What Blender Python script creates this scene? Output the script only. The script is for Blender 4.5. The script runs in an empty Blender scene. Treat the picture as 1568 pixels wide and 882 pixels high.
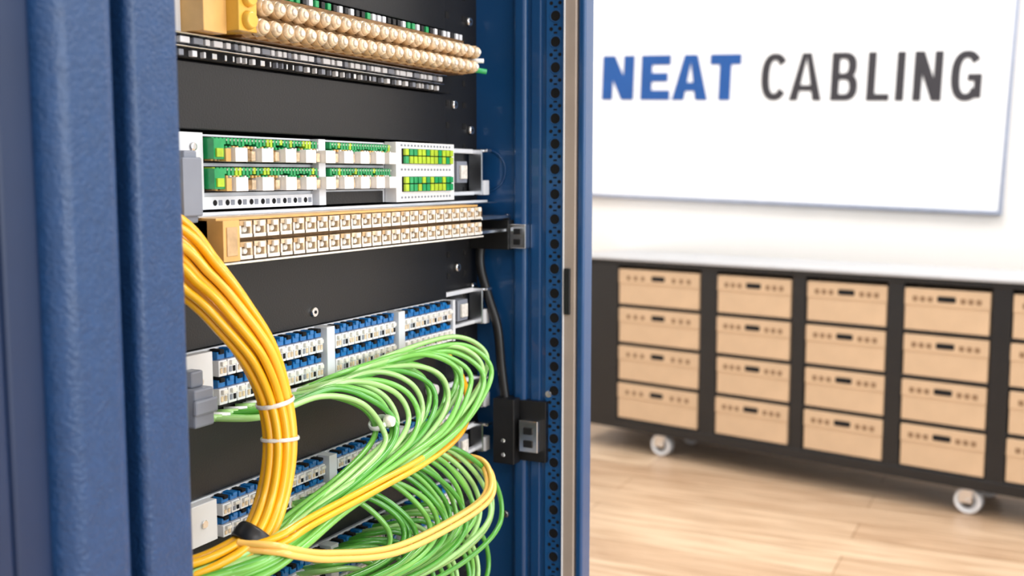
import bpy, bmesh, math, random
from mathutils import Vector, Matrix
random.seed(7)
scene = bpy.context.scene
try:
    scene.view_settings.view_transform = 'Standard'
except Exception:
    pass
H = 1.265

# ---------------------------------------------------------------- materials
def mat(name, col, rough=0.5, metal=0.0, var=0.06, scale=20.0, bump=0.0, bscale=200.0,
        coat=0.0, trans=0.0, sss=0.0):
    m = bpy.data.materials.new(name); m.use_nodes = True
    nt = m.node_tree; b = nt.nodes['Principled BSDF']
    b.inputs['Roughness'].default_value = rough
    b.inputs['Metallic'].default_value = metal
    b.inputs['Coat Weight'].default_value = coat
    b.inputs['Transmission Weight'].default_value = trans
    tc = nt.nodes.new('ShaderNodeTexCoord')
    n = nt.nodes.new('ShaderNodeTexNoise'); n.inputs['Scale'].default_value = scale
    n.inputs['Detail'].default_value = 4
    r = nt.nodes.new('ShaderNodeValToRGB')
    r.color_ramp.elements[0].position = 0.3; r.color_ramp.elements[1].position = 0.7
    r.color_ramp.elements[0].color = tuple(c*(1-var) for c in col)+(1,)
    r.color_ramp.elements[1].color = tuple(min(1, c*(1+var)) for c in col)+(1,)
    nt.links.new(tc.outputs['Object'], n.inputs['Vector'])
    nt.links.new(n.outputs['Fac'], r.inputs['Fac'])
    nt.links.new(r.outputs['Color'], b.inputs['Base Color'])
    if bump:
        n2 = nt.nodes.new('ShaderNodeTexNoise'); n2.inputs['Scale'].default_value = bscale
        n2.inputs['Detail'].default_value = 2
        bp = nt.nodes.new('ShaderNodeBump'); bp.inputs['Strength'].default_value = bump
        bp.inputs['Distance'].default_value = 0.001
        nt.links.new(tc.outputs['Object'], n2.inputs['Vector'])
        nt.links.new(n2.outputs['Fac'], bp.inputs['Height'])
        nt.links.new(bp.outputs['Normal'], b.inputs['Normal'])
    return m

M_blue = mat('navy_powder_coat', (0.013, 0.052, 0.155), 0.34, 0, 0.10, 90, 1.0, 330, coat=0.1)
M_blue2 = mat('navy_paint_smooth', (0.006, 0.062, 0.195), 0.30, 0, 0.05, 6, 0.12, 300, coat=0.3)
M_blue3 = mat('navy_perforated_strip', (0.010, 0.095, 0.29), 0.35, 0, 0.05, 6)
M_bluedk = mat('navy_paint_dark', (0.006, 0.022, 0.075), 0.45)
M_black = mat('black_powder_coat', (0.010, 0.010, 0.011), 0.38, 0, 0.1, 10, 0.25, 500)
M_blackp = mat('black_plastic', (0.012, 0.012, 0.013), 0.35)
M_hole = mat('painted_hole_black', (0.002, 0.002, 0.003), 0.9)  # flat near-black: painted shade of holes and gaps, also black port details
M_white = mat('white_plastic', (0.86, 0.86, 0.87), 0.3, 0, 0.03, coat=0.2)
M_whitem = mat('white_painted_metal', (0.74, 0.76, 0.80), 0.3, 0, 0.03)
M_grey = mat('grey_plastic', (0.24, 0.26, 0.31), 0.4)
M_beige = mat('beige_plastic', (0.60, 0.40, 0.21), 0.3, 0, 0.2, 90, coat=0.3)
M_brown = mat('bronze_contact', (0.24, 0.13, 0.05), 0.3, 0.4, 0.3, 120)
M_amber = mat('amber_plastic', (0.74, 0.44, 0.15), 0.3, 0, 0.1, 40)
M_yamber = mat('yellow_amber_plastic', (0.80, 0.48, 0.07), 0.25, 0, 0.1, 40, coat=0.3)
M_clear = mat('clear_connector_plastic', (0.74, 0.57, 0.38), 0.12, 0, 0.35, 160, coat=0.8)
M_clearw = mat('frosted_connector_plastic', (0.84, 0.80, 0.73), 0.12, 0, 0.2, 160, coat=0.8)
M_green = mat('green_connector_plastic', (0.012, 0.33, 0.10), 0.3, 0, 0.2, 80, coat=0.3)
M_lime = mat('lime_label', (0.42, 0.60, 0.03), 0.4, 0, 0.2, 80)
M_lcblue = mat('blue_connector_plastic', (0.010, 0.17, 0.48), 0.25, 0, 0.15, 80, coat=0.3)
M_steel = mat('zinc_steel', (0.80, 0.81, 0.83), 0.22, 1.0, 0.05)
M_screw = mat('nickel_screw', (0.85, 0.85, 0.85), 0.2, 1.0, 0.03)
M_gasket = mat('beige_gasket_foam', (0.40, 0.33, 0.28), 0.7)
M_yel = mat('yellow_cable_jacket', (0.96, 0.48, 0.008), 0.25, 0, 0.05, 30, coat=0.4)
M_yelp = mat('pale_yellow_cable_jacket', (0.97, 0.54, 0.04), 0.25, 0, 0.05, 30, coat=0.4)
M_yelo = mat('pale_orange_cable_jacket', (0.97, 0.56, 0.13), 0.25, 0, 0.05, 30, coat=0.4)
M_gr1 = mat('green_cable_jacket', (0.18, 0.52, 0.08), 0.2, 0, 0.06, 30, coat=0.6)
M_gr2 = mat('green_cable_jacket_light', (0.38, 0.68, 0.22), 0.2, 0, 0.06, 30, coat=0.6)
M_gr3 = mat('green_cable_jacket_deep', (0.075, 0.36, 0.035), 0.2, 0, 0.06, 30, coat=0.6)
M_card = mat('cardboard', (0.60, 0.425, 0.27), 0.75, 0, 0.05, 12, 0.1, 100)
M_cardd = mat('cardboard_dark', (0.25, 0.15, 0.08), 0.8)
M_top = mat('grey_laminate', (0.47, 0.48, 0.50), 0.35, 0, 0.05, 8)
M_alu = mat('anodised_frame', (0.34, 0.38, 0.48), 0.3, 0.3)
M_board = mat('whiteboard_surface', (0.88, 0.89, 0.90), 0.25, 0, 0.01)
M_tblue = mat('blue_lettering', (0.003, 0.070, 0.28), 0.7)
M_tgrey = mat('charcoal_lettering', (0.026, 0.024, 0.030), 0.7)
M_wall = mat('painted_wall', (0.85, 0.83, 0.80), 0.8, 0, 0.015, 3, 0.05, 150)
M_ceil = mat('ceiling_paint', (0.85, 0.85, 0.84), 0.9, 0, 0.01)
M_wheel = mat('caster_grey_rubber', (0.50, 0.51, 0.53), 0.4)

# ---------------------------------------------------------------- mesh builder
class MB:
    def __init__(s): s.bm = bmesh.new(); s.mats = []
    def mi(s, m):
        if m not in s.mats: s.mats.append(m)
        return s.mats.index(m)
    def box(s, x0, x1, y0, y1, z0, z1, m, mtx=None):
        x0, x1 = min(x0, x1), max(x0, x1); y0, y1 = min(y0, y1), max(y0, y1); z0, z1 = min(z0, z1), max(z0, z1)
        co = [(x, y, z) for x in (x0, x1) for y in (y0, y1) for z in (z0, z1)]
        vs = [s.bm.verts.new(mtx @ Vector(c) if mtx else c) for c in co]
        i = s.mi(m)
        for f in ((0,1,3,2),(4,6,7,5),(0,4,5,1),(2,3,7,6),(0,2,6,4),(1,5,7,3)):
            fc = s.bm.faces.new([vs[k] for k in f]); fc.material_index = i
    def cyl(s, c, ax, r, h, m, seg=16, r2=None, smooth=True):
        ax = Vector(ax).normalized(); c = Vector(c)
        q = ax.to_track_quat('Z', 'Y').to_matrix()
        r2 = r if r2 is None else r2
        a = [s.bm.verts.new(c + q @ Vector((r*math.cos(t), r*math.sin(t), 0))) for t in [2*math.pi*k/seg for k in range(seg)]]
        b = [s.bm.verts.new(c + q @ Vector((r2*math.cos(t), r2*math.sin(t), h))) for t in [2*math.pi*k/seg for k in range(seg)]]
        i = s.mi(m)
        for k in range(seg):
            f = s.bm.faces.new((a[k], a[(k+1) % seg], b[(k+1) % seg], b[k])); f.material_index = i; f.smooth = smooth
        f = s.bm.faces.new(a[::-1]); f.material_index = i
        f = s.bm.faces.new(b); f.material_index = i
    def torus(s, c, ax, R, r, m, seg=28, ms=10, sz=1.0):
        ax = Vector(ax).normalized(); c = Vector(c); q = ax.to_track_quat('Z', 'Y').to_matrix(); i = s.mi(m)
        g = [[s.bm.verts.new(c + q @ Vector(((R+r*math.cos(b))*math.cos(a), (R+r*math.cos(b))*math.sin(a), r*sz*math.sin(b))))
              for b in [2*math.pi*k/ms for k in range(ms)]] for a in [2*math.pi*k/seg for k in range(seg)]]
        for x in range(seg):
            for y in range(ms):
                f = s.bm.faces.new((g[x][y], g[(x+1) % seg][y], g[(x+1) % seg][(y+1) % ms], g[x][(y+1) % ms]))
                f.material_index = i; f.smooth = True
    def prism(s, pts, z0, z1, m, smooth=False):
        i = s.mi(m)
        a = [s.bm.verts.new((p[0], p[1], z0)) for p in pts]; b = [s.bm.verts.new((p[0], p[1], z1)) for p in pts]
        n = len(pts)
        for k in range(n):
            f = s.bm.faces.new((a[k], a[(k+1) % n], b[(k+1) % n], b[k])); f.material_index = i; f.smooth = smooth
        f = s.bm.faces.new(a[::-1]); f.material_index = i
        f = s.bm.faces.new(b); f.material_index = i
    def poly_xz(s, pts, y0, y1, m):
        i = s.mi(m)
        a = [s.bm.verts.new((p[0], y0, p[1])) for p in pts]; b = [s.bm.verts.new((p[0], y1, p[1])) for p in pts]
        n = len(pts)
        for k in range(n):
            f = s.bm.faces.new((a[k], a[(k+1) % n], b[(k+1) % n], b[k])); f.material_index = i
        f = s.bm.faces.new(a[::-1]); f.material_index = i
        f = s.bm.faces.new(b); f.material_index = i
    def obj(s, name, bevel=0, seg=2, parent=None, loc=None, rot=None):
        bmesh.ops.recalc_face_normals(s.bm, faces=s.bm.faces)
        me = bpy.data.meshes.new(name); s.bm.to_mesh(me); s.bm.free()
        for m in s.mats: me.materials.append(m)
        o = bpy.data.objects.new(name, me); scene.collection.objects.link(o)
        if bevel:
            b = o.modifiers.new('bevel', 'BEVEL'); b.width = bevel; b.segments = seg
            b.limit_method = 'ANGLE'; b.angle_limit = math.radians(40)
            b.use_clamp_overlap = True
        if loc: o.location = loc
        if rot: o.rotation_euler = rot
        if parent: o.parent = parent
        return o

def rrect(x0, x1, y0, y1, r, n=6):
    pts = []
    for cx, cy, a0 in ((x1-r, y1-r, 0), (x0+r, y1-r, 90), (x0+r, y0+r, 180), (x1-r, y0+r, 270)):
        for k in range(n+1):
            a = math.radians(a0+90*k/n); pts.append((cx+r*math.cos(a), cy+r*math.sin(a)))
    return pts
def empty(name, loc=(0, 0, 0), rot=(0, 0, 0)):
    e = bpy.data.objects.new(name, None); e.location = loc; e.rotation_euler = rot
    e.empty_display_size = 0.1; scene.collection.objects.link(e); return e

# ---------------------------------------------------------------- room
WY = 5.06
b = MB(); b.box(-4.5, 4.0, WY, WY+0.12, 0, 2.9, M_wall); b.obj('wall_back')
b = MB(); b.box(-4.62, -4.5, -3, WY+0.12, 0, 2.9, M_wall); b.obj('wall_left')
b = MB(); b.box(-4.62, 4.0, -3, WY+0.12, 2.9, 3.0, M_ceil); b.obj('ceiling')
b = MB(); b.box(-4.5, 4.0, WY-0.015, WY, 0, 0.09, M_whitem); b.obj('baseboard_back', 0.003)

mf = bpy.data.materials.new('oak_plank_floor'); mf.use_nodes = True
nt = mf.node_tree; pb = nt.nodes['Principled BSDF']; L = nt.links
tc = nt.nodes.new('ShaderNodeTexCoord')
br = nt.nodes.new('ShaderNodeTexBrick')
br.inputs['Scale'].default_value = 1.0; br.inputs['Brick Width'].default_value = 1.5
br.inputs['Row Height'].default_value = 0.19; br.inputs['Mortar Size'].default_value = 0.0025
br.inputs['Mortar Smooth'].default_value = 0.3; br.inputs['Bias'].default_value = 0.0
br.offset = 0.37
br.inputs['Color1'].default_value = (0.58, 0.41, 0.27, 1)
br.inputs['Color2'].default_value = (0.73, 0.56, 0.39, 1)
br.inputs['Mortar'].default_value = (0.33, 0.20, 0.11, 1)
mp = nt.nodes.new('ShaderNodeMapping'); mp.inputs['Scale'].default_value = (1.2, 14, 1)
n = nt.nodes.new('ShaderNodeTexNoise'); n.inputs['Scale'].default_value = 2.2; n.inputs['Detail'].default_value = 7
n.inputs['Distortion'].default_value = 0.6
rp = nt.nodes.new('ShaderNodeValToRGB')
rp.color_ramp.elements[0].position = 0.3; rp.color_ramp.elements[0].color = (0.60, 0.51, 0.44, 1)
rp.color_ramp.elements[1].position = 0.65; rp.color_ramp.elements[1].color = (1, 1, 1, 1)
mx = nt.nodes.new('ShaderNodeMixRGB'); mx.blend_type = 'MULTIPLY'; mx.inputs[0].default_value = 0.9
L.new(tc.outputs['Object'], br.inputs['Vector']); L.new(tc.outputs['Object'], mp.inputs['Vector'])
L.new(mp.outputs[0], n.inputs['Vector']); L.new(n.outputs['Fac'], rp.inputs['Fac'])
L.new(br.outputs['Color'], mx.inputs[1]); L.new(rp.outputs['Color'], mx.inputs[2])
L.new(mx.outputs[0], pb.inputs['Base Color']); pb.inputs['Roughness'].default_value = 0.34
b = MB(); b.box(-4.62, 4.0, -3, WY+0.12, -0.08, 0, mf); b.obj('floor')

# ---------------------------------------------------------------- whiteboard sign
sign = empty('wall_whiteboard_sign', (-1.13, WY, 1.603), (0, math.radians(1.9), 0))
b = MB()
b.box(-2.15, 0.965, -0.03, -0.002, -0.462, 0.78, M_board); b.obj('panel', 0.002, parent=sign)
b = MB()
t = 0.016
b.box(-2.15-t, 0.965+t, -0.036, -0.002, -0.462-t, -0.462, M_alu)
b.box(-2.15-t, 0.965+t, -0.036, -0.002, 0.78, 0.78+t, M_alu)
b.box(0.965, 0.965+t, -0.036, -0.002, -0.462, 0.78, M_alu)
b.box(-2.15-t, -2.15, -0.036, -0.002, -0.462, 0.78, M_alu)
b.obj('frame', 0.002, parent=sign)

def letter(b, ch, x0, x1, h, s, m):
    w = x1-x0; cnt = [0]
    def P(pts):
        cnt[0] += 1
        b.poly_xz([(x0+p[0], p[1]) for p in pts], -0.034-0.0001*(cnt[0] % 7), -0.0301, m)
    def ring(cx, cz, rx, rz, a0, a1, n=28, sx=None, sz=None):
        sx = sx or s; sz = sz or s
        out = []; inn = []
        cnt[0] += 1
        for k in range(n+1):
            a = math.radians(a0+(a1-a0)*k/n)
            ca, sa = math.cos(a), math.sin(a)
            if abs(ca) < 1e-6: ca = 0.0
            if abs(sa) < 1e-6: sa = 0.0
            e = 0.84
            fx = math.copysign(abs(ca)**e, ca); fz = math.copysign(abs(sa)**e, sa)
            out.append((cx+rx*fx, cz+rz*fz)); inn.append((cx+(rx-sx)*fx, cz+(rz-sz)*fz))
        b.poly_xz([(x0+p[0], p[1]) for p in out+inn[::-1]], -0.0345-0.0001*(cnt[0] % 5), -0.0301, m)
    if ch == 'N':
        P([(0,0),(s,0),(s,h),(0,h)]); P([(w-s,0),(w,0),(w,h),(w-s,h)])
        P([(0,h),(s*1.15,h),(w,0),(w-s*1.15,0)])
    elif ch == 'E':
        P([(0,0),(s,0),(s,h),(0,h)])
        sv = s*0.85
        P([(0,0),(w,0),(w,sv),(0,sv)]); P([(0,h-sv),(w,h-sv),(w,h),(0,h)])
        P([(0,h*.41),(w*.92,h*.41),(w*.92,h*.41+sv*.9),(0,h*.41+sv*.9)])
    elif ch == 'A':
        c = w/2; k = s*0.58
        P([(0,0),(s*1.08,0),(c+k*.15,h),(c-k,h)]); P([(w-s*1.08,0),(w,0),(c+k,h),(c-k*.15,h)])
        P([(w*.2,h*.20),(w*.8,h*.20),(w*.75,h*.20+s*.75),(w*.25,h*.20+s*.75)])
    elif ch == 'T':
        sv = s*.88
        P([(0,h-sv),(w,h-sv),(w,h),(0,h)]); P([(w/2-s/2,0),(w/2+s/2,0),(w/2+s/2,h),(w/2-s/2,h)])
    elif ch == 'L':
        P([(0,0),(s,0),(s,h),(0,h)]); P([(0,0),(w,0),(w,s*.85),(0,s*.85)])
    elif ch == 'I':
        P([(w/2-s/2,0),(w/2+s/2,0),(w/2+s/2,h),(w/2-s/2,h)])
    elif ch == 'B':
        P([(0,0),(s,0),(s,h),(0,h)])
        sv = s*.82; hm = h*.5
        for z0, z1, ww in ((0, hm+sv/2, w), (hm-sv/2, h, w*.94)):
            rz = (z1-z0)/2; cx = ww-rz*.9
            P([(0,z0),(cx,z0),(cx,z0+sv),(0,z0+sv)]); P([(0,z1-sv),(cx,z1-sv),(cx,z1),(0,z1)])
            ring(cx, (z0+z1)/2, ww-cx, rz, -90, 90, 16, s, sv)
    elif ch == 'C':
        ring(w/2, h/2, w/2, h/2, 38, 322, 30, s, s*.88)
    elif ch == 'G':
        ring(w/2, h/2, w/2, h/2, 38, 325, 30, s, s*.88)
        P([(w*.54,h*.40),(w,h*.40),(w,h*.40+s*.85),(w*.54,h*.40+s*.85)])
        P([(w-s*.85,h*.06),(w,h*.06),(w,h*.45),(w-s*.85,h*.45)])
b = MB(); h = 0.212
for ch, a, c in (('N',-1.991,-1.828),('E',-1.791,-1.645),('A',-1.632,-1.458),('T',-1.450,-1.304)):
    letter(b, ch, a+1.13, c+1.13, h, 0.054, M_tblue)
for ch, a, c in (('C',-1.206,-1.085),('A',-1.076,-.932),('B',-.892,-.777),('L',-.737,-.641),('I',-.617,-.579),('N',-.544,-.427),('G',-.393,-.270)):
    letter(b, ch, a+1.13, c+1.13, h, 0.035, M_tgrey)
b.obj('lettering', parent=sign)

# ---------------------------------------------------------------- storage cabinet
YAW = -math.atan2(.2201, .9755)
CP = (-1.531, 4.53, 0)
cab = empty('mobile_storage_cabinet', CP, (0, 0, YAW))
cols = [(-.198,.223),(.302,.643),(.699,1.030),(1.092,1.409),(1.475,1.80)]
rows = [(.682,.848),(.508,.672),(.335,.498),(.157,.325)]
D = 0.40
b = MB()
b.box(-.45, 1.90, 0, D, .105, .148, M_black)
b.box(-.45, 1.90, 0, D, .857, .880, M_black)
b.box(-.45, 1.90, D-.02, D, .105, .88, M_black)
edges = [-.45]+[x for c in cols for x in c]+[1.90]
for k in range(0, len(edges), 2):
    b.box(edges[k], edges[k+1], 0 if k in (0, 10) else 0.004, D, .14, .87, M_black)
for z0, z1 in rows[:-1]:
    b.box(-.3, 1.85, .006, D, z0-.010, z0-.001, M_black)
b.box(-.3, 1.85, .006, D, .148, .156, M_black)
b.obj('carcass', 0.003, parent=cab)
b = MB(); b.box(-.46, 1.91, -.012, D+.02, .880, .893, M_top); b.obj('worktop', 0.003, parent=cab)
b = MB()
for x in (0.0, 1.33):
    for y in (.06, D-.07):
        b.box(x-.045, x+.045, y-.04, y+.04, .099, .105, M_blackp)
        b.cyl((x, y, .085), (0,0,1), .022, .016, M_steel)
        for dy in (-.021, .018):
            b.box(x-.020, x+.03, y+dy, y+dy+.003, .04, .09, M_steel)
        b.cyl((x+.012, y-.017, .050), (0,1,0), .050, .034, M_wheel, 32)
        b.torus((x+.012, y-.017, .050), (0,1,0), .043, .006, M_white, 32)
        b.cyl((x+.012, y-.020, .050), (0,1,0), .026, .040, M_blackp, 24)
        b.cyl((x+.012, y-.024, .050), (0,1,0), .008, .048, M_steel, 12)
b.obj('casters', 0.001, parent=cab)
R = Matrix.Translation(CP) @ Matrix.Rotation(YAW, 4, 'Z')
for c0, c1 in cols:
    for z0, z1 in rows:
        w = c1-c0-.012; hh = z1-z0-.010; 
        b = MB()
        b.box(-w/2, w/2, 0, D-.05, 0, hh, M_card)
        b.box(-w/2-.001, w/2+.001, -.003, .03, hh*.60, hh+.001, M_card)
        zc = hh*.77
        b.poly_xz([(x, z) for x, z in rrect(-.034, .034, zc-.010, zc+.013, .006, 4)], -.0045, 0, M_hole)  # handle slot painted as a near-black patch, not cut
        for sx in (-1, 1):
            for k in range(3):
                xx = sx*(.064+.030*k)*w/.33
                b.box(xx-.010, xx+.010, -.004, 0, zc-.012, zc+.009, M_cardd)
        jit = random.uniform(-.003, .003)
        o = b.obj('cardboard_storage_box', 0.002)
        o.matrix_world = R @ Matrix.Translation(((c0+c1)/2+jit, .004+random.uniform(0, .004), z0+.0005))

# ---------------------------------------------------------------- rack frame
rack = empty('server_rack', (0, 0, 0))
ZT = 2.10
b = MB()
b.prism(rrect(-.72, -.540, .530, .577, .007), .06, ZT, M_blue)
b.obj('front_post_inner', parent=rack)
b = MB()
b.prism(rrect(-.72, -.532, .4585, .516, .016, 12), .06, ZT, M_blue)
b.obj('front_post_outer', parent=rack)
b = MB(); b.box(-.72, -.600, .510, .535, .06, ZT, M_hole)  # near-black filler paints the shade of the groove between posts
b.prism(rrect(-.72, -.548, .432, .462, .004), .06, ZT, M_bluedk)
b.prism(rrect(-.72, -.545, .24, .430, .004), .06, ZT, M_bluedk)
b.obj('side_trim', parent=rack)
YF = 1.33
b = MB()
b.box(-.715, -.556, YF, YF+.028, .06, ZT, M_blue2)
b.prism(rrect(-.652, -.632, YF-.010, YF+.02, .006), .06, ZT, M_blue2)
b.prism(rrect(-.628, -.612, YF-.004, YF+.02, .003), .06, ZT, M_blue2)
b.prism(rrect(-.5585, -.548, YF-.006, YF+.026, .004), .06, ZT, M_blue2)
b.obj('rear_side_post', parent=rack)
b = MB()
b.box(-.575, -.5595, YF-.010, YF+.01, .06, ZT, M_gasket)
b.box(-.5765, -.5745, YF-.012, YF+.01, .06, ZT, M_whitem)
b.box(-.573, -.565, YF-.014, YF-.009, 1.078, 1.140, M_blackp)
b.obj('door_gasket', 0.0008, parent=rack)
b = MB()
b.box(-.6045, -.5785, YF-.003, YF, .06, ZT, M_blue3)
z = .2
while z < 2.05:
    b.cyl((-.5915, YF-.0032, z), (0,-1,0), .0068, .0006, M_hole, 20)  # solid black discs paint the hole shade; strip is not pierced
    b.torus((-.5915, YF-.0034, z), (0,1,0), .0076, .0009, M_blue3, 20, 6)
    for dx in (-.0062, .0062):
        b.cyl((-.5915+dx, YF-.0032, z+.0168), (0,-1,0), .0025, .0005, M_hole, 10)
    for dz in (.0118, .0222):
        b.box(-.5940, -.5890, YF-.0036, YF-.003, z+dz-.0011, z+dz+.0011, M_hole)
    z += .0335
b.obj('perforated_rail', parent=rack)
b = MB()
b.box(-1.45, -.60, 1.36, 1.372, .06, ZT, M_blue2)
b.box(-1.45, -.56, .225, .24, .06, ZT, M_bluedk)
b.box(-1.465, -1.45, .225, 1.372, .06, ZT, M_black)
b.box(-1.465, -.548, .225, 1.372, ZT, ZT+.04, M_blue2)
b.box(-1.465, -.548, .225, 1.372, 0, .06, M_black)
b.obj('enclosure', parent=rack)
b = MB()
b.box(-.722, -.712, 1.20, YF, .06, ZT, M_black)
b.box(-.76, -.722, 1.20, 1.206, .06, ZT, M_black)
b.box(-.722, -.712, .58, .70, .06, ZT, M_black)
b.box(-.80, -.79, .70, 1.21, .06, ZT, M_hole)
for k in range(70):
    zz = .1+k*.0285
    b.box(-.7122, -.7115, 1.245, 1.253, zz, zz+.008, M_hole)
    b.box(-.7122, -.7115, 1.290, 1.298, zz, zz+.008, M_hole)
b.obj('mounting_rails', parent=rack)
b = MB()
for y, z in ((1.306,1.47),(1.264,1.357),(1.31,1.325),(1.27,1.14),(1.315,1.11),(1.315,.952),(1.27,1.03),(1.27,.86),(1.31,.80),(1.27,1.43),(1.31,.70)):
    b.cyl((-.7115, y, z), (1,0,0), .0066, .004, M_screw, 18, .005)
    b.cyl((-.7075, y, z), (1,0,0), .0022, .0004, M_hole, 6)
for x, z in ((-.667,.786),(-.667,.95),(-.665,1.206),(-.60,.965)):
    b.cyl((x, YF, z), (0,-1,0), .0055, .004, M_screw, 18, .0045)
b.obj('rack_screws', parent=rack)
b = MB(); b.torus((-.695, YF-.001, 1.27), (0,1,0), .028, .0015, M_blue2, 36, 8); b.obj('pressed_knockout', parent=rack)
b = MB()
b.box(-.712, -.652, YF-.022, YF, 1.163, 1.203, M_black)
b.box(-.652, -.628, YF-.018, YF, 1.165, 1.198, M_steel)
b.box(-.645, -.634, YF-.022, YF-.016, 1.170, 1.178, M_blackp)
b.box(-.645, -.634, YF-.022, YF-.016, 1.184, 1.192, M_blackp)
b.box(-.672, -.640, YF-.030, YF, .867, .958, M_black)
b.box(-.640, -.600, YF-.012, YF, .870, .955, M_black)
b.box(-.634, -.606, YF-.026, YF-.012, .886, .930, M_steel)
b.box(-.627, -.613, YF-.028, YF-.025, .893, .903, M_blackp)
b.box(-.627, -.613, YF-.028, YF-.025, .911, .921, M_blackp)
for z in (.88, .90): b.cyl((-.656, YF-.030, z), (0,-1,0), .003, .002, M_screw, 12)
b.obj('hinge_brackets', 0.0015, parent=rack)

b = MB()
for zc, hh in ((1.268, .062), (1.085, .050), (.965, .044), (.90,.04)):
    b.box(-.708, -.702, 1.225, 1.318, zc+hh/2-.006, zc+hh/2, M_whitem)
    b.box(-.708, -.688, 1.300, 1.304, zc-hh/2, zc+hh/2, M_steel)
    b.box(-.708, -.686, 1.304, 1.318, zc-hh/2, zc-hh/2+.02, M_whitem)
    b.box(-.708, -.682, 1.304, 1.318, zc+hh/2-.004, zc+hh/2, M_steel)
    b.box(-.706, -.690, 1.235, 1.262, zc-.014, zc+.014, M_grey)
    b.box(-.690, -.686, 1.240, 1.256, zc-.009, zc+.009, M_clearw)
    b.box(-.708, -.700, 1.225, 1.31, zc-hh/2, zc-hh/2+.005, M_whitem)
b.obj('panel_brackets', 0.001, parent=rack)

# ---------------------------------------------------------------- cable helpers
def cr(pts, n=10):
    pts = [Vector(p) for p in pts]; P = [pts[0]*2-pts[1]]+pts+[pts[-1]*2-pts[-2]]; out = []
    for i in range(1, len(P)-2):
        a, b_, c, d = P[i-1:i+3]
        for k in range(n):
            t = k/n
            out.append(0.5*((2*b_)+(-a+c)*t+(2*a-5*b_+4*c-d)*t*t+(-a+3*b_-3*c+d)*t**3))
    out.append(pts[-1]); return out
def cables(name, strands, mats, r, parent=None):
    cu = bpy.data.curves.new(name, 'CURVE'); cu.dimensions = '3D'; cu.bevel_depth = r; cu.bevel_resolution = 3
    cu.use_fill_caps = True
    for m in mats: cu.materials.append(m)
    for pts, mi in strands:
        sp = cu.splines.new('POLY'); sp.points.add(len(pts)-1)
        for q, p in zip(sp.points, pts): q.co = (p[0], p[1], p[2], 1)
        sp.material_index = mi; sp.use_smooth = True
    o = bpy.data.objects.new(name, cu); scene.collection.objects.link(o)
    if parent: o.parent = parent
    return o
cables('black_sleeve', [(cr([(-.695,YF-.012,1.19),(-.700,YF-.014,1.145),(-.687,YF-.016,1.10),(-.672,YF-.016,1.055),(-.667,YF-.014,1.0),(-.662,YF-.012,.955)]),0)], [M_blackp], .0065, rack)

# ---------------------------------------------------------------- blanking panels
X0 = -.70
def blank(z0, z1, y1=1.222):
    b = MB(); b.box(X0-.008, X0, .60, y1, z0+.001, z1-.001, M_black)
    b.box(X0-.03, X0-.008, .62, y1-.01, z1-.004, z1-.001, M_black)
    return b
b = blank(1.305, 1.368); b.obj('blanking_panel', 0.001)
b = blank(1.103, 1.183)
b.cyl((X0, .935, 1.118), (1,0,0), .006, .003, M_screw, 18, .005); b.cyl((X0+.003, .935, 1.118), (1,0,0), .002, .0006, M_hole, 6)
b.obj('blanking_panel', 0.001)
b = blank(.962, 1.047)
b.cyl((X0, 1.175, .99), (1,0,0), .009, .012, M_white, 18, .007)
b.obj('blanking_panel', 0.001)
blank(.862, .918).obj('blanking_panel', 0.001)
blank(1.448, 1.56).obj('blanking_panel', 0.001)
blank(1.56, 1.80).obj('blanking_panel', 0.001)
blank(1.80, 2.08).obj('blanking_panel', 0.001)
blank(.50, .80).obj('blanking_panel', 0.001)
blank(.10, .50).obj('blanking_panel', 0.001)

# ---------------------------------------------------------------- green/white fibre panel
b = MB()
b.box(X0-.006, X0-.001, .60, 1.218, 1.2325, 1.302, M_whitem)
b.box(X0-.001, X0+.006, .69, .766, 1.2325, 1.303, M_whitem)
b.box(X0-.001, X0+.010, .936, .948, 1.2325, 1.302, M_whitem)
b.box(X0-.001, X0+.001, .952, 1.072, 1.2325, 1.246, M_black)
Ys = [.800,.838,.874,.907,.941,.974,1.005,1.036,1.063]
for top in (1.299, 1.2715):
    b.box(X0-.001, X0+.002, .768, 1.072, top-.0235, top+.001, M_hole)
    y = .771
    while y < 1.07:
        if not .932 < y < .948:
            hgt = random.uniform(.005, .009)
            b.box(X0, X0+.012, y, y+.0036, top-hgt, top, random.choice((M_green, M_green, M_green, M_green, M_lime)))
            b.box(X0+.006, X0+.014, y+.0005, y+.0030, top-.0100, top-.0075, random.choice((M_green, M_clearw, M_amber)))
            b.box(X0+.008, X0+.013, y+.0036, y+.0044, top-.003, top-.001, M_clearw)
            b.box(X0, X0+.010, y+.0005, y+.0036, top-.0215, top-.0105, random.choice((M_brown, M_amber, M_beige, M_clear)))
        y += .0052
    b.box(X0+.002, X0+.008, .784, 1.070, top-.018, top-.015, M_beige)
    for i, yy in enumerate(Ys):
        b.box(X0, X0+.022, yy-.0085, yy+.0085, top-.0222, top-.0090, M_white)
        b.box(X0+.001, X0+.015, yy-.0155, yy-.0095, top-.021, top-.012, M_clear)
        b.box(X0+.001, X0+.015, yy+.0095, yy+.0135, top-.021, top-.010, M_beige)
    b.box(X0, X0+.016, .769, .783, top-.020, top-.001, M_green)
    b.box(X0+.004, X0+.018, .771, .780, top-.018, top-.010, M_lime)
    b.box(X0+.004, X0+.018, .783, .790, top-.022, top-.010, M_amber)
b.box(X0, X0+.004, .768, .932, 1.2325, 1.2445, M_whitem)
for k in range(9):
    yy = .782+k*.0172
    b.cyl((X0+.004, yy, 1.2385), (1,0,0), .0028, .0006, M_hole, 12)
    b.box(X0+.004, X0+.0046, yy+.005, yy+.010, 1.236, 1.241, M_grey)
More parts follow.
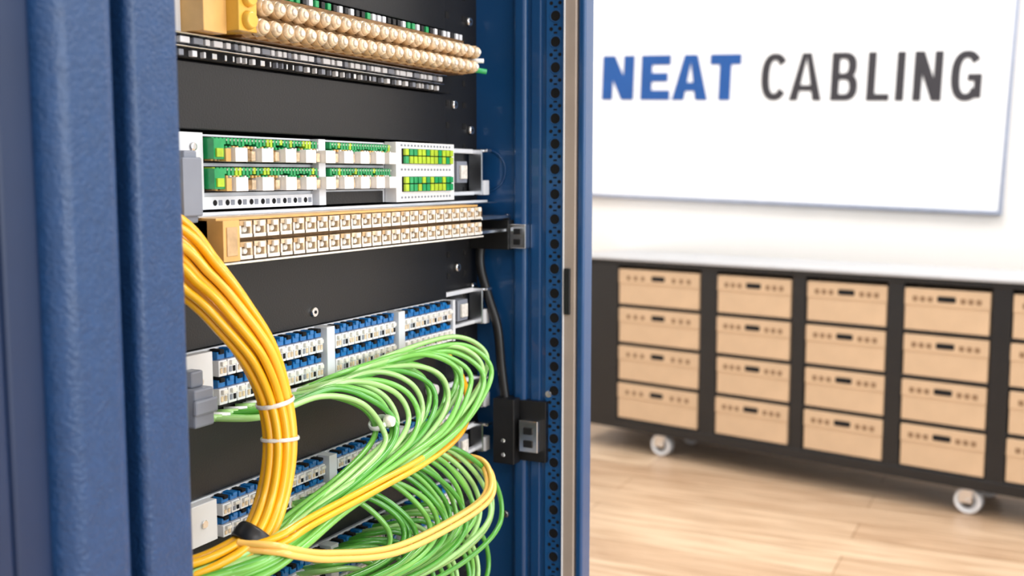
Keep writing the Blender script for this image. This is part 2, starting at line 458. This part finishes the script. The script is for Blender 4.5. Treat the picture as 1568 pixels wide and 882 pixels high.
b.box(X0, X0+.016, 1.078, 1.216, 1.2325, 1.303, M_white)
for zc in (1.287, 1.254):
    b.box(X0+.016, X0+.0175, 1.090, 1.207, zc-.0095, zc+.0085, M_hole)
    for k in range(12):
        yy = 1.0915+k*.0097
        b.box(X0+.016, X0+.021, yy, yy+.0072, zc+.0006, zc+.008, random.choice((M_green, M_lime)))
        b.box(X0+.016, X0+.021, yy, yy+.0072, zc-.009, zc-.0006, random.choice((M_lime, M_green, M_lime)))
for k in range(16):
    b.box(X0+.016, X0+.0165, 1.088+k*.0076, 1.092+k*.0076, 1.298, 1.3005, M_grey)
    b.box(X0+.016, X0+.0165, 1.088+k*.0076, 1.092+k*.0076, 1.2695, 1.272, M_grey)
    b.box(X0+.016, X0+.0165, 1.088+k*.0076, 1.092+k*.0076, 1.2365, 1.239, M_grey)
b.obj('fiber_patch_panel', 0.0005, 1)
b = MB(); b.box(X0+.006, X0+.024, .722, .738, 1.222, 1.286, M_grey)
b.box(X0+.024, X0+.028, .716, .740, 1.228, 1.280, M_grey)
b.cyl((X0+.006, .752, 1.245), (1,0,0), .004, .003, M_screw, 14)
b.cyl((X0+.006, .752, 1.29), (1,0,0), .004, .003, M_screw, 14)
b.obj('panel_handle', 0.002)

# ---------------------------------------------------------------- jack strips
def jackstrip(name, zt, zb, bulge):
    b = MB()
    b.box(X0-.006, X0, .60, 1.24, zb, zt, M_black)
    if not bulge:
        b.box(X0, X0+.030, .742, 1.235, zb+.002, zt-.006, M_brown)
        b.box(X0, X0+.040, .742, 1.235, zt-.0065, zt-.004, M_amber)
        b.box(X0, X0+.048, .742, .764, zb+.003, zt-.006, M_amber)
        b.box(X0+.048, X0+.049, .746, .760, zb+.008, zt-.012, M_beige)
        b.box(X0, X0+.024, .738, 1.32, zt-.004, zt-.0025, M_steel)
        b.box(X0, X0+.010, .735, 1.32, zt-.0025, zt, M_whitem)
        for z in (zb, zb+.018): b.box(X0+.01, X0+.046, 1.236, 1.318, z+.004, z+.008, M_steel)
        b.box(X0, X0+.046, .742, 1.24, zb, zb+.0020, M_clearw)
        p = .0196; rowsz = [(zb+.0035, zb+.0195), (zb+.0235, zt-.007)]
        for k in range(24):
            y = .767+k*p
            for z0, z1 in rowsz:
                b.box(X0+.028, X0+.0445, y+.0008, y+.0035, z0, z1, M_clearw)
                b.box(X0+.028, X0+.0445, y+.0155, y+.0182, z0, z1, M_clear)
                b.box(X0+.028, X0+.0450, y+.0008, y+.0182, z1-.0045, z1, M_clear if k % 2 else M_beige)
                b.box(X0+.028, X0+.0450, y+.0008, y+.0182, z0, z0+.0035, M_clearw)
                b.box(X0+.028, X0+.0385, y+.0035, y+.0155, z0+.003, z1-.004, (M_steel, M_brown, M_beige)[(k*7+int(z0*1e4)) % 3])
                b.cyl((X0+.0385, y+.0095, z0+.0075), (1,0,0), .0035, .005, M_clearw, 12, .0028)
                b.box(X0+.0450, X0+.0480, y+.006, y+.013, z1-.0055, z1-.0005, M_clearw)
                b.box(X0+.0445, X0+.0452, y+.0185, y+.0193, z0+.002, z1-.002, M_brown)
    else:
        b.box(X0, X0+.030, .745, .775, zt-.045, zt, M_amber)
        b.box(X0, X0+.044, .775, .800, zt-.042, zt-.002, M_yamber)
        b.cyl((X0+.044, .7875, zt-.012), (1,0,0), .009, .006, M_yamber, 16, .007)
        b.cyl((X0+.044, .7875, zt-.032), (1,0,0), .009, .006, M_yamber, 16, .007)
        b.box(X0, X0+.004, .69, .745, zb+.01, zt+.005, M_whitem)
        b.cyl((X0+.004, .725, zt-.008), (1,0,0), .006, .003, M_hole, 16)
        b.box(X0, X0+.026, .80, 1.225, zb+.022, zt-.002, M_brown)
        b.box(X0, X0+.004, .70, 1.20, zb, zb+.020, M_hole)
        y = .705; k = 0
        while y < 1.19:
            wd = random.choice((.005, .006, .009, .012))
            b.box(X0+.003, X0+.012, y, y+wd, zb+.0120, zb+.0175, M_whitem if k % 4 else M_grey)
            b.box(X0+.003, X0+.009, y+.001, y+wd*.6, zb+.001, zb+.0065, random.choice((M_whitem, M_grey, M_steel)))
            y += wd+random.choice((.002, .003, .005)); k += 1
        b.box(X0+.002, X0+.016, .70, 1.20, zb+.0190, zb+.0205, M_steel)
        b.box(X0+.002, X0+.012, .70, 1.20, zb+.0085, zb+.0098, M_steel)
        p = .0178
        for r_ in range(2):
            zc = zb+.031+r_*.0185
            for k in range(24):
                y = .806+k*p+r_*.006
                b.cyl((X0+.018, y, zc), (1,0,0), .0088, .018, M_beige, 16, .0086)
                b.cyl((X0+.036, y, zc), (1,0,0), .0076, .002, M_brown, 16, .0076)
                b.cyl((X0+.038, y, zc), (1,0,0), .0088, .008, M_beige if k % 3 else M_clear, 16, .0078)
                b.cyl((X0+.046, y, zc), (1,0,0), .0078, .004, M_clear, 16, .0052)
                b.cyl((X0+.050, y, zc), (1,0,0), .0040, .002, M_clearw, 12, .0025)
        for k in range(40):
            y = .81+k*.0104
            b.box(X0+.004, X0+.026, y, y+.006, zt-.002, zt+.005, random.choice((M_whitem, M_whitem, M_black, M_green)))
        b.cyl((X0+.030, 1.225, zb+.030), (0.6,.4,-.1), .0035, .026, M_green, 10)
        b.cyl((X0+.030, 1.225, zb+.040), (0.6,.4,0), .003, .022, M_white, 10)
    return b.obj(name, 0.0005, 1)
jackstrip('rj45_jack_panel', 1.230, 1.184, False)
jackstrip('coax_connector_panel', 1.436, 1.369, True)

# ---------------------------------------------------------------- blue LC panels
def lcpanel(zb, zt):
    b = MB(); hgt = zt-zb
    b.box(X0-.006, X0-.001, .60, 1.222, zb, zt, M_whitem)
    b.box(X0-.001, X0+.010, .69, .766, zb+.001, zt-.001, M_white)
    for y in (.715,.748):
        b.cyl((X0+.010, y, zb+hgt*.5), (1,0,0), .004, .002, M_screw, 12)
    b.box(X0-.001, X0+.001, .768, 1.216, zb+.002, zt-.002, M_hole)
    groups = [(.770, .934), (.956, 1.078), (1.096, 1.214)]
    for y in (.937, 1.080): b.box(X0-.001, X0+.016, y, y+.014, zb, zt, M_whitem)
    b.box(X0-.001, X0+.014, 1.215, 1.221, zb, zt, M_whitem)
    rh = hgt/2
    for g0, g1 in groups:
        n = int(round((g1-g0)/.0125)); p = (g1-g0)/n
        for r_ in range(2):
            z0 = zb+r_*rh+.001
            b.box(X0, X0+.006, g0, g1, z0+rh*.55, z0+rh*.66, M_lcblue)
            for k in range(n):
                y = g0+k*p
                b.box(X0, X0+.013, y+.0006, y+p-.0008, z0, z0+rh*.56, M_white)
                b.box(X0+.013, X0+.0138, y+.002, y+p*.45, z0+rh*.10, z0+rh*.30, M_grey if k % 3 == 1 else M_clear)
                b.box(X0+.013, X0+.0138, y+p*.55, y+p-.002, z0+rh*.10, z0+rh*.30, M_hole if k % 2 == 1 else M_clear)
                b.box(X0+.013, X0+.016, y+.003, y+p-.003, z0+rh*.36, z0+rh*.52, M_clearw)
                b.box(X0+.0, X0+.011, y+.0012, y+p-.0016, z0+rh*.60, z0+rh*.86, M_lcblue)
                b.box(X0+.0, X0+.013, y+.003, y+p-.0036, z0+rh*.78, z0+rh*.94, M_lcblue if k % 2 else M_hole)
    return b.obj('fiber_patch_panel', 0.0005, 1)
lcpanel(1.048, 1.102); lcpanel(.920, .961); lcpanel(.802, .860)
b = MB(); b.box(X0+.012, X0+.034, .715, .740, 1.040, 1.075, M_grey)
b.box(X0+.012, X0+.026, .720, .736, 1.075, 1.090, M_grey)
b.box(X0+.034, X0+.038, .712, .741, 1.052, 1.066, M_grey)
b.obj('cable_clip', 0.003)

# ---------------------------------------------------------------- yellow trunk bundle
def frame_offset(path, offs, spread, twist=0.0):
    out = []; n = len(path)
    up = Vector((1, 0, 0))
    for i, p in enumerate(path):
        tt = (path[min(i+1, n-1)]-path[max(i-1, 0)]).normalized()
        s = tt.cross(up).normalized(); u = s.cross(tt).normalized()
        f = i/(n-1); ang = twist*f; c, sn = math.cos(ang), math.sin(ang)
        a, b_ = offs[0]*c-offs[1]*sn, offs[0]*sn+offs[1]*c
        k = spread(f)
        out.append(p+s*a*k+u*b_*min(k, 1.2))
    return out
yb = [(-.695,.640,1.226),(-.66,.680,1.206),(-.640,.697,1.178),(-.622,.711,1.150),(-.610,.732,1.113),(-.605,.748,1.070),(-.600,.749,1.026),(-.600,.737,.982),(-.600,.710,.950),(-.615,.680,.930),(-.645,.650,.915),(-.69,.62,.90)]
path = cr(yb, 8)
hexo = [(0, 0)]+[(math.cos(math.radians(60*k)), math.sin(math.radians(60*k))) for k in range(6)]
hexo += [(1.88*math.cos(math.radians(36*k+12)), 1.88*math.sin(math.radians(36*k+12))) for k in range(10)]
RY = .0038
def spr(f):
    k = 1.0
    if f < .45: k += 1.35*((.45-f)/.45)**1.1
    if f > .74: k += 1.8*((f-.74)/.26)
    return k
st = []
for i, (a, c) in enumerate(hexo):
    o = frame_offset(path, (a*RY*1.9, c*RY*1.9*.85), spr, 0.7)
    st.append((o, 1 if i % 4 == 1 else 0))
ybun = empty('yellow_fiber_cable_bundle')
cables('strands', st, [M_yel, M_yelp], RY, ybun)
def tie(b, f, R_, r_, m, sz):
    i = int(f*(len(path)-1)); tt = (path[i+1]-path[i-1]).normalized()
    b.torus(path[i], tt, R_, r_, m, 32, 8, sz)
b = MB()
tie(b, 8/11, .0182, .0016, M_blackp, 5.0)
tie(b, 5.15/11, .0168, .0008, M_clearw, 2.6)
tie(b, 5.95/11, .0166, .0008, M_clearw, 2.2)
b.obj('cable_ties', parent=ybun)

# ---------------------------------------------------------------- green patch cords
g1o = [(-.695,1.080,1.040),(-.660,1.083,1.060),(-.640,1.134,1.061),(-.620,1.170,1.038),(-.610,1.154,1.011),(-.600,1.070,.980),(-.590,.940,.968),(-.585,.816,.957),(-.580,.735,.946),(-.59,.695,.936),(-.62,.650,.928)]
g1b = [(-.690,.873,1.040),(-.655,.94,1.054),(-.640,1.125,1.061)]
g1i = [(-.695,.755,1.039),(-.660,.797,1.036),(-.640,.852,1.047),(-.620,.901,1.032),(-.610,.919,1.003),(-.600,.894,.986),(-.600,.837,.970),(-.595,.759,.956),(-.590,.715,.945),(-.60,.684,.938),(-.63,.650,.93)]
g2o = [(-.695,1.08,.925),(-.66,1.083,.938),(-.63,1.116,.934),(-.61,1.165,.885),(-.60,1.165,.836),(-.60,1.10,.814),(-.60,.985,.818),(-.60,.883,.836),(-.60,.797,.858),(-.61,.72,.878),(-.64,.65,.89)]
g2i = [(-.695,.876,.922),(-.66,.878,.932),(-.64,.909,.925),(-.62,.936,.900),(-.61,.933,.880),(-.60,.882,.873),(-.60,.799,.880),(-.60,.745,.886),(-.60,.71,.89),(-.62,.68,.892),(-.65,.65,.892)]
def lerp(a, c, f): return tuple(x+(y-x)*f for x, y in zip(a, c))
gst = []; boots = MB()
def fan(inner, outer, fs, alt=None, jit=.004):
    n = len(fs)
    for i, f in enumerate(fs):
        o = list(outer)
        if alt:
            q = random.random()
            for k in range(len(alt)): o[k] = lerp(outer[k], alt[k], q)
        ang = random.uniform(0, 6.28); rr = random.uniform(.003, .011)
        pts = []
        for k in range(len(inner)):
            p = lerp(inner[k], o[k], f)
            w = 0 if k == 0 else min(1, .35+k*.1)
            pts.append((p[0]+1.7*rr*math.cos(ang)*w+random.uniform(-jit, jit)*.4*(k > 0),
                        p[1]+random.uniform(-jit, jit)*(k > 0),
                        p[2]+rr*.95*math.sin(ang)*w+random.uniform(-jit, jit)*.6*(k > 0)))
        gst.append((cr(pts, 9), random.choice((0, 0, 1, 1, 2))))
        a = Vector(pts[0]); d = (Vector(pts[1])-a).normalized()
        boots.cyl(a-d*.004, d, .0044, .022, M_white if i % 2 else M_gr2, 10, .0034)
fan(g1i, g1o, [0, .035, .07, .11, .16, .21, .27], None)
fan(g1i, g1o, [.36, .45, .52, .58, .64, .70, .75, .80, .84, .88, .92, .96, .99, 1.02], g1b)
fan(g2i, g2o, [0, .07, .14, .21, .28, .35, .42, .48, .54, .60, .66, .72, .77, .82, .87, .92, .97, 1.02])
s3 = lambda L_, dz: [(p[0]-.004, p[1]-.01, p[2]-dz) for p in L_]
fan(s3(g2i, .08), s3(g2o, .07), [i/13 for i in range(14)])
gbun = empty('green_fiber_cable_bundle')
cables('strands', gst, [M_gr1, M_gr2, M_gr3], .0031, gbun)
boots.torus((-.612, .925, 1.008), (.1, .5, -.9), .010, .0014, M_white, 24, 8, 2.2)
boots.cyl((-.604, .928, 1.010), (1,0,0), .0075, .008, M_clearw, 14, .005)
boots.obj('connector_boots', parent=gbun)

y1 = [(-.60,.69,.955),(-.572,.705,.952),(-.565,.722,.944),(-.560,.765,.928),(-.555,.862,.9035),(-.560,.986,.893),(-.575,1.095,.888),(-.59,1.136,.900),(-.61,1.147,.916),(-.65,1.140,.918),(-.69,1.13,.912)]
y2 = [(-.60,.69,.950),(-.575,.71,.957),(-.568,.753,.9645),(-.570,.855,.967),(-.580,.968,.967),(-.60,1.074,.972),(-.64,1.165,.985),(-.675,1.21,1.01),(-.695,1.20,1.045)]
sy = []
for d in ((0,0,0),(.003,.001,-.0058),(-.006,.0,-.003)):
    sy.append((cr([(p[0]+d[0], p[1]+d[1], p[2]+d[2]) for p in y1], 9), 1))
for d in ((0,0,0),(.002,.004,-.006)):
    sy.append((cr([(p[0]+d[0], p[1]+d[1], p[2]+d[2]) for p in y2], 9), 0))
cables('yellow_patch_cords', sy, [M_yel, M_yelo], .0031)

# ---------------------------------------------------------------- lights
def area(name, loc, rot, sx, sy_, e, col=(1, 1, 1)):
    l = bpy.data.lights.new(name, 'AREA'); l.shape = 'RECTANGLE'; l.size = sx; l.size_y = sy_; l.energy = e; l.color = col
    o = bpy.data.objects.new(name, l); o.location = loc; o.rotation_euler = rot; scene.collection.objects.link(o); return o
for x in (-2.6, -.4, 1.8):
    for y in (-1.0, 1.6, 3.9):
        area('ceiling_led_panel', (x, y, 2.88), (0, 0, 0), 1.0, 1.0, 32, (.98, .99, 1.0))
area('right_fill_light', (3.6, .8, 1.6), (0, math.radians(90), 0), 2.0, 3.5, 95, (.93, .97, 1.0))  # added fill for daylight and highlights; no window modelled on this side
w = bpy.data.worlds.new('world'); scene.world = w; w.use_nodes = True
w.node_tree.nodes['Background'].inputs[0].default_value = (.94, .97, 1, 1)
w.node_tree.nodes['Background'].inputs[1].default_value = 0.8

# ---------------------------------------------------------------- camera
cd = bpy.data.cameras.new('camera'); cam = bpy.data.objects.new('camera', cd); scene.collection.objects.link(cam)
cam.location = (0, 0, H); cam.rotation_euler = (math.radians(90-6.02), 0, math.radians(26.3))
cd.sensor_width = 36; cd.lens = 36*1650/1568; cd.clip_start = .02
cd.dof.use_dof = True; cd.dof.focus_distance = 1.10; cd.dof.aperture_fstop = 5.6
scene.camera = cam
